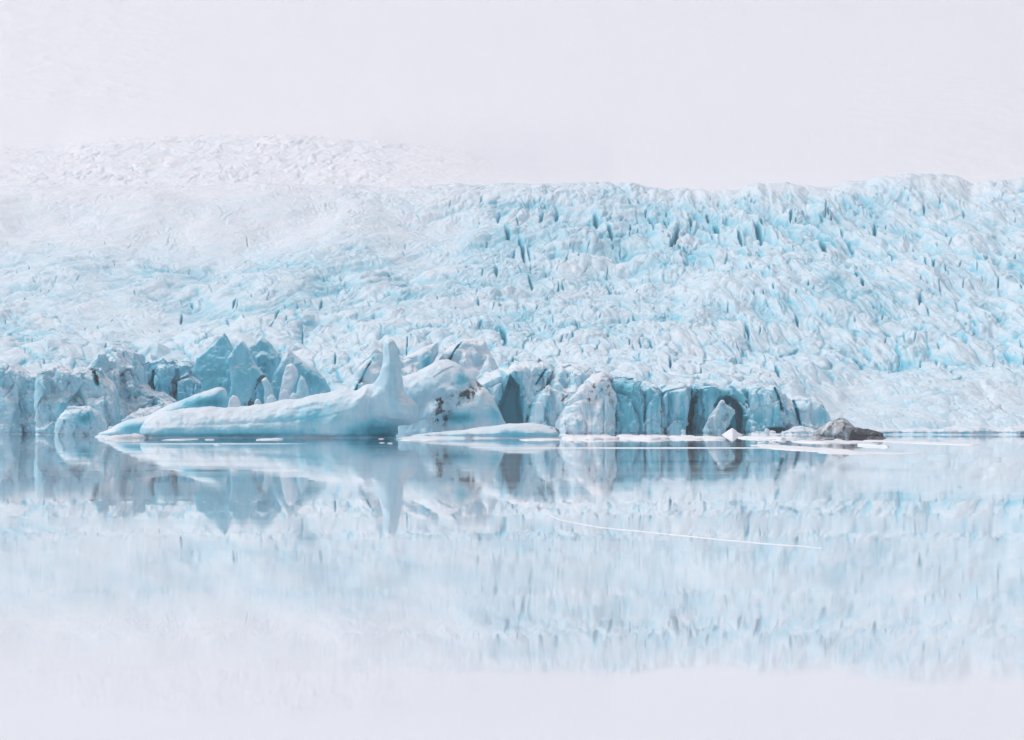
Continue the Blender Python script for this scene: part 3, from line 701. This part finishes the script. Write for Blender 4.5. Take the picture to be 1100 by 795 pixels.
# ------------------------------------------------------------------ lagoon
def water_material():
    m, nt = nodes('glacial_water'); B = NB(nt)
    pos = B.n('ShaderNodeNewGeometry').outputs['Position']
    a = B.noise(B.scale(pos, .012, .10, 1), 1.0, 6, .62, .3)
    c = B.noise(B.scale(pos, .04, .6, 1), 1.0, 5, .65)
    rough = B.rng(a, .38, .68, .010, .048)
    rough = B.math('ADD', rough, B.rng(c, .5, .68, 0.0, .018))
    # calm swell: the surface leans by a fraction of a degree, mostly along the view, in long low ripples
    def lean(sx, sy, amp_):
        q = B.n('ShaderNodeTexNoise'); B.put(q.inputs['Vector'], B.scale(pos, sx, sy, 1)); q.inputs['Scale'].default_value = 1; q.inputs['Detail'].default_value = 4
        v = B.n('ShaderNodeVectorMath', operation='MULTIPLY_ADD'); B.put(v.inputs[0], q.outputs['Color']); v.inputs[1].default_value = (amp_*.4, amp_, 0); v.inputs[2].default_value = (-amp_*.2, -amp_*.5, 0)
        return v.outputs[0]
    s1 = B.n('ShaderNodeVectorMath', operation='ADD', ins={0: lean(.18, 1.1, .0016), 1: lean(.03, .22, .0012)}).outputs[0]
    s2 = B.n('ShaderNodeVectorMath', operation='ADD', ins={0: s1, 1: (0, 0, 1)}).outputs[0]
    bp2 = B.n('ShaderNodeVectorMath', operation='NORMALIZE', ins={0: s2})
    nrm = bp2.outputs[0]
    gl = B.n('ShaderNodeBsdfGlossy', ins={'Color': rgb(1, 1, 1), 'Roughness': rough, 'Normal': nrm})
    tr = B.n('ShaderNodeBsdfTransparent', ins={'Color': rgb(.985, .99, 1)})
    back = B.n('ShaderNodeNewGeometry').outputs['Backfacing']
    fr = B.n('ShaderNodeFresnel', ins={'IOR': B.rng(back, 0, 1, 1.5, 1/1.5, False), 'Normal': nrm})
    mx = B.n('ShaderNodeMixShader', ins={0: fr.outputs[0], 1: tr.outputs[0], 2: gl.outputs[0]})
    nt.links.new(mx.outputs[0], B.n('ShaderNodeOutputMaterial').inputs[0])
    return m
M_WATER = water_material()
w = mesh_np('lagoon_water', np.array([[-1200, -140, 0], [1200, -140, 0], [1200, 1000, 0], [-1200, 1000, 0]], float), np.array([[0, 1, 2, 3]]), M_WATER, smooth=False)
w['kind'] = 'structure'

# ------------------------------------------------------------------ floating ice: floes, brash and thin sheets
def water_pt(x, y):
    d = F*CAMH/(y-HZ)
    return (x-550)*d/F, d

def floe(name, label, cat, x0, x1, ya, yb, th, seed, group=None, top=.02, n=160, blue=.12, dirt=0.0, rough=1.0):
    """flat floe between two photo rows of water, irregular outline, real thickness"""
    r = np.random.default_rng(seed)
    ax, ad = water_pt(x0, (ya+yb)/2); bx, _ = water_pt(x1, (ya+yb)/2)
    _, dn = water_pt(x0, yb); _, df = water_pt(x0, ya)
    cx, cy = (ax+bx)/2, (dn+df)/2; hx, hy = (bx-ax)/2, (df-dn)/2
    t = np.linspace(0, 2*np.pi, n, endpoint=False)
    k = np.ones(n)
    for q in range(2, 9): k += r.uniform(-.5, .5)*rough*.32/q**.6*np.cos(q*t+r.uniform(0, 6.28))
    k = np.clip(k, .35, 1.5)
    rings = [(1.0, -.25), (1.0, top*.4), (.96, top+th*.45), (.85, top+th*.8), (.65, top+th), (.45, top+th*.9), (.2, top+th)]
    V = []
    for f_, z in rings:
        zz = z + (th*1.1*fbm(np.cos(t)*f_*hx*.45, np.sin(t)*f_*hy*.2, seed*.7, 3, 2) if z > top*.5 else 0)
        zz = np.maximum(zz, .012) if z > top*.5 else zz
        V.append(np.stack([hx*k*f_*np.cos(t), hy*k*f_*np.sin(t), np.zeros(n)+zz], 1))
    V.append(np.array([[0, 0, top+th]]))
    V = np.concatenate(V)
    Q = []
    for i in range(len(rings)-1):
        a = np.arange(n)+i*n; b = np.roll(np.arange(n), -1)+i*n
        Q.append(np.stack([a, b, b+n, a+n], 1))
    Q = np.concatenate(Q)
    lastr = (len(rings)-1)*n
    a = np.arange(n)+lastr; b = np.roll(np.arange(n), -1)+lastr
    Q = np.concatenate([Q, np.stack([a, b, np.full(n, len(V)-1), np.full(n, len(V)-1)], 1)]) if False else Q
    me_q = Q
    o = mesh_np(name, V[:-1], me_q, M_FLOE, dict(blue=np.full(len(V)-1, blue), dirt=np.full(len(V)-1, dirt)))
    o.data.attributes  # keep
    import bmesh
    bm = bmesh.new(); bm.from_mesh(o.data)
    bm.verts.ensure_lookup_table()
    fc = bm.faces.new([bm.verts[lastr+i] for i in range(n)]); fc.smooth = True
    bm.to_mesh(o.data); bm.free()
    o.location = (cx, cy, 0)
    tag(o, label, cat, group)
    return o

FG = 'flat floes on the lagoon'
floe('ice_floe', 'wide flat white floe on the water left of the black-ended wedge', 'ice floe', 836, 896, 478, 487, .06, 1, FG)
floe('ice_floe', 'tiny white floe just under the black end of the dirty wedge', 'ice floe', 932, 945, 478.2, 480.2, .12, 2, FG, rough=.3)
floe('ice_floe', 'thin white floe below the right end of the whaleback slab', 'ice floe', 560, 604, 471.5, 473.5, .08, 3, FG)
floe('ice_floe', 'long white floe at the foot of the dirt-streaked buttress', 'ice floe', 600, 664, 470, 472.2, .28, 4, FG, rough=.7)
floe('ice_floe', 'long white floe at the foot of the deep blue pillar', 'ice floe', 662, 720, 469.8, 471.9, .3, 5, FG, rough=.7)
floe('ice_floe', 'low white floe in front of the black crack in the cliff', 'ice floe', 714, 776, 469.8, 472.0, .22, 6, FG, rough=.7)
floe('ice_floe', 'white floe right of the small snow pyramid', 'ice floe', 796, 850, 470, 472, .2, 7, FG, rough=.7)
floe('ice_floe', 'pale thin floe along the foot of the dirty black-ended wedge', 'ice floe', 852, 934, 474.2, 476, .1, 8, FG)
floe('ice_floe', 'small pale floe by the lower left tip of the tilted wedge', 'ice floe', 130, 160, 469, 471.6, .35, 9, FG)
floe('ice_floe', 'slim pale floe under the middle of the long spired berg', 'ice floe', 278, 302, 471.6, 472.9, .08, 10, FG)
floe('ice_floe', 'slim white floe right of the foot of the spire', 'ice floe', 430, 470, 472.2, 473.6, .06, 11, FG)
floe('ice_floe', 'pale floe at the right shore below the smooth tongue', 'ice floe', 962, 1012, 473, 478, .05, 12, FG, blue=.2)
floe('ice_floe', 'white floe under the left end of the long spired berg', 'ice floe', 182, 206, 471.8, 473.0, .06, 13, FG)
SHG = 'thin sheets of new ice'
floe('ice_sheet', 'longest thin sheet of new ice lying across the calm water below the cliffs', 'ice sheet', 556, 905, 480.6, 482.0, .006, 21, SHG, top=.012, blue=.2, rough=.5)
floe('ice_sheet', 'thin pale ice sheet on the water right below the dark wedge', 'ice sheet', 880, 985, 485.5, 488.5, .006, 22, SHG, top=.012, blue=.25, rough=.5)
floe('ice_sheet', 'thin pale ice sheet on the water below the long spired berg', 'ice sheet', 130, 330, 476.4, 477.3, .006, 23, SHG, top=.012, blue=.3, rough=.5)

ice('snow_pyramid', 'small white pyramid of snow-covered ice at the foot of the arched cliff', 'ice block', 408, [
    dict(p=[(764,473),(774,467.5),(782,462),(786.5,459.5),(791,463),(800,467.5),(812,474),(810,486),(766,486)], t=3.2, y=0, R=1.6, smooth=0, n=1.15)], blue=.02, amp=.12, chip=.2, notch=0, seed=91)
BG = 'fallen ice blocks at the foot of the front'
for i, (bx, by, s, d, lab) in enumerate([(306, 424, 6, 436, 'white ice block at the foot of the slim pale tooth'), (316, 427, 5, 434, 'small white ice block left of the rounded blue tooth foot'), (292, 429, 6, 434, 'ice block fallen below the leaning splinter'),
        (252, 431, 7, 436, 'pale ice block at the foot of the largest triangular serac'), (277, 432, 4, 436, 'little white ice block beside the black dirt crack'), (734, 464, 4, 415, 'small grey ice block at the foot of the black crack'),
        (824, 464, 5, 414, 'pale ice block under the dark slot of the bastion'), (530, 459, 4, 352, 'small ice block at the right foot of the dirt-stained berg'), (120, 462, 5, 408, 'grey ice block left of the tilted wedge')]):
    ice('ice_block', lab, 'ice block', d, [dict(p=[(bx-s, by+s*.9), (bx-s*.8, by-s*.3), (bx-s*.2, by-s), (bx+s*.6, by-s*.6), (bx+s, by+s*.4), (bx+s*.8, by+s*2), (bx-s, by+s*2)], t=s*d/F*1.1, y=0, R=.6, smooth=0, n=3)],
        group=BG, amp=.2, chip=.2, blue=.22 + .04*(i % 3), seed=100+i)

# brash: chips of ice scattered along the front
bits = None
rb = np.random.default_rng(77)
for k in range(46):
    x = rb.choice([rb.uniform(560, 900), rb.uniform(100, 460), rb.uniform(880, 1010)], p=[.66, .24, .10]); y = 471.5 + abs(rb.normal(0, 2.6))
    X_, d_ = water_pt(x, y)
    s = rb.uniform(.25, .8)
    if bits is None:
        o = ice('brash_chip', '', 'ice chip', 400, [dict(p=[(-3.5+550,467),(547.5,463.5),(550,462),(553,463.8),(554,467),(553,471),(547,471)], t=.6, y=0, R=.35, smooth=0, n=2.2)], blue=.1, amp=.12, chip=.15, seed=131, res=.5)
        V0 = np.zeros(len(o.data.vertices)*3); o.data.vertices.foreach_get('co', V0); V0 = V0.reshape(-1, 3); V0[:, 2] -= V0[:, 2].max()-.42; o.data.vertices.foreach_set('co', V0.ravel()); o.data.update()
        bits = o
    else:
        o = bits.copy(); COL.objects.link(o)
    o.location = (X_, d_, 0); o.scale = (s*rb.uniform(.8, 2.2), s*rb.uniform(.8, 1.6), s*rb.uniform(.25, .6)); o.rotation_euler = (0, 0, rb.uniform(0, 6.28))
    tag(o, 'tiny white chip of brash ice floating near the front of the ice', 'ice chip', 'brash ice chips on the lagoon')

# thin drifting line of frazil ice on the near water
pts = [(586,551),(592,554.5),(600,558),(615,561.5),(640,566),(670,569.5),(700,572),(735,575.5),(770,579.5),(810,583),(850,586),(882,588.5)]
wp = np.array([water_pt(*p) for p in pts])
t = np.linspace(0, len(wp)-1, 260)
cx_ = np.interp(t, np.arange(len(wp)), wp[:, 0]); cy_ = np.interp(t, np.arange(len(wp)), wp[:, 1])
k_ = np.hanning(13)/np.hanning(13).sum()
pad_ = lambda a: np.concatenate([np.full(6, a[0]), a, np.full(6, a[-1])])
cx_ = np.convolve(pad_(cx_), k_, 'valid'); cy_ = np.convolve(pad_(cy_), k_, 'valid')
cy_ += .25*pn(t*1.7, t*0+.3, 0., 4)
wd = .6*(.03+.22*np.clip(fbm(t*1.1, t*0, 0., 3, 6)+.45, .02, 1))*np.sin(np.pi*np.clip(t/t[-1], .01, .99))**.7
ring = [(-1, -.01), (-1, .006), (0, .012), (1, .006), (1, -.01)]
V = np.stack([np.stack([cx_, cy_+a*wd, np.full_like(cx_, z)], 1) for a, z in ring], 1).reshape(-1, 3)
Q = grid_quads(len(t), len(ring))
fr = mesh_np('frazil_line', V, Q, M_FLOE, dict(blue=np.full(len(V), .1), dirt=np.zeros(len(V))))
tag(fr, 'thin white line of frazil ice trailing over the calm near water', 'ice streak')

# ------------------------------------------------------------------ air
def haze():
    bx = bpy.data.meshes.new('haze')
    x, y0, y1, z0, z1 = 3400, -190, 4880, -3.2, 925
    v = [(sx*x, yy, zz) for zz in (z0, z1) for yy in (y0, y1) for sx in (-1, 1)]
    f = [(0, 2, 3, 1), (4, 5, 7, 6), (0, 1, 5, 4), (2, 6, 7, 3), (0, 4, 6, 2), (1, 3, 7, 5)]
    bx.from_pydata(v, [], f); bx.update()
    m, nt = nodes('haze_air'); B = NB(nt)
    p = B.n('ShaderNodeVolumePrincipled')
    p.inputs['Color'].default_value = rgb(.985, .962, 1.0); p.inputs['Density'].default_value = HAZE; p.inputs['Anisotropy'].default_value = 0.2
    nt.links.new(p.outputs[0], B.n('ShaderNodeOutputMaterial').inputs['Volume'])
    bx.materials.append(m)
    o = bpy.data.objects.new('haze', bx); COL.objects.link(o); o['kind'] = 'stuff'
    return o
HAZE = 1.7e-4
haze()

# ------------------------------------------------------------------ light, sky, camera
SUN_EL, SUN_AZ = math.radians(55), math.radians(-72)      # behind the glacier, to the left (azimuth from +Y, + to the right)
wld = bpy.data.worlds.new('World'); scene.world = wld; wld.use_nodes = True
nt = wld.node_tree; nt.nodes.clear(); B = NB(nt)
sky = B.n('ShaderNodeTexSky'); sky.sky_type = 'NISHITA'; sky.sun_disc = False
sky.sun_elevation = SUN_EL; sky.sun_rotation = SUN_AZ; sky.air_density = 1.0; sky.dust_density = 3.0; sky.ozone_density = 1.0
hs = B.n('ShaderNodeHueSaturation', ins={'Saturation': .34, 'Color': sky.outputs[0]})       # high overcast: most of the blue is veiled
bg = B.n('ShaderNodeBackground', ins={'Color': hs.outputs[0], 'Strength': .135})
nt.links.new(bg.outputs[0], B.n('ShaderNodeOutputWorld').inputs[0])
sun = bpy.data.lights.new('sun', 'SUN'); sun.energy = 1.0; sun.angle = math.radians(25); sun.color = (1.0, .96, .93)
so = bpy.data.objects.new('sun', sun); COL.objects.link(so)
so.rotation_euler = (math.pi/2-SUN_EL, 0, math.pi-SUN_AZ)
cam = bpy.data.cameras.new('camera'); co = bpy.data.objects.new('camera', cam); COL.objects.link(co)
co.location = (0, 0, CAMH); co.rotation_euler = (math.pi/2, 0, 0)
cam.sensor_width = 36; cam.lens = F/1100*36; cam.shift_y = (HZ-397.5)/1100
cam.clip_start = .5; cam.clip_end = 20000
scene.camera = co
scene.view_settings.view_transform = 'Standard'; scene.view_settings.look = 'None'; scene.view_settings.gamma = 1
scene.view_settings.use_curve_mapping = False
scene.view_settings.exposure = EXPO
cy = scene.cycles
cy.max_bounces = 6; cy.diffuse_bounces = 3; cy.glossy_bounces = 3; cy.volume_bounces = 2; cy.transmission_bounces = 2
cy.use_denoising = True
print('script', time.time()-T0, sum(len(o.data.polygons) for o in bpy.data.objects if o.type == 'MESH'))
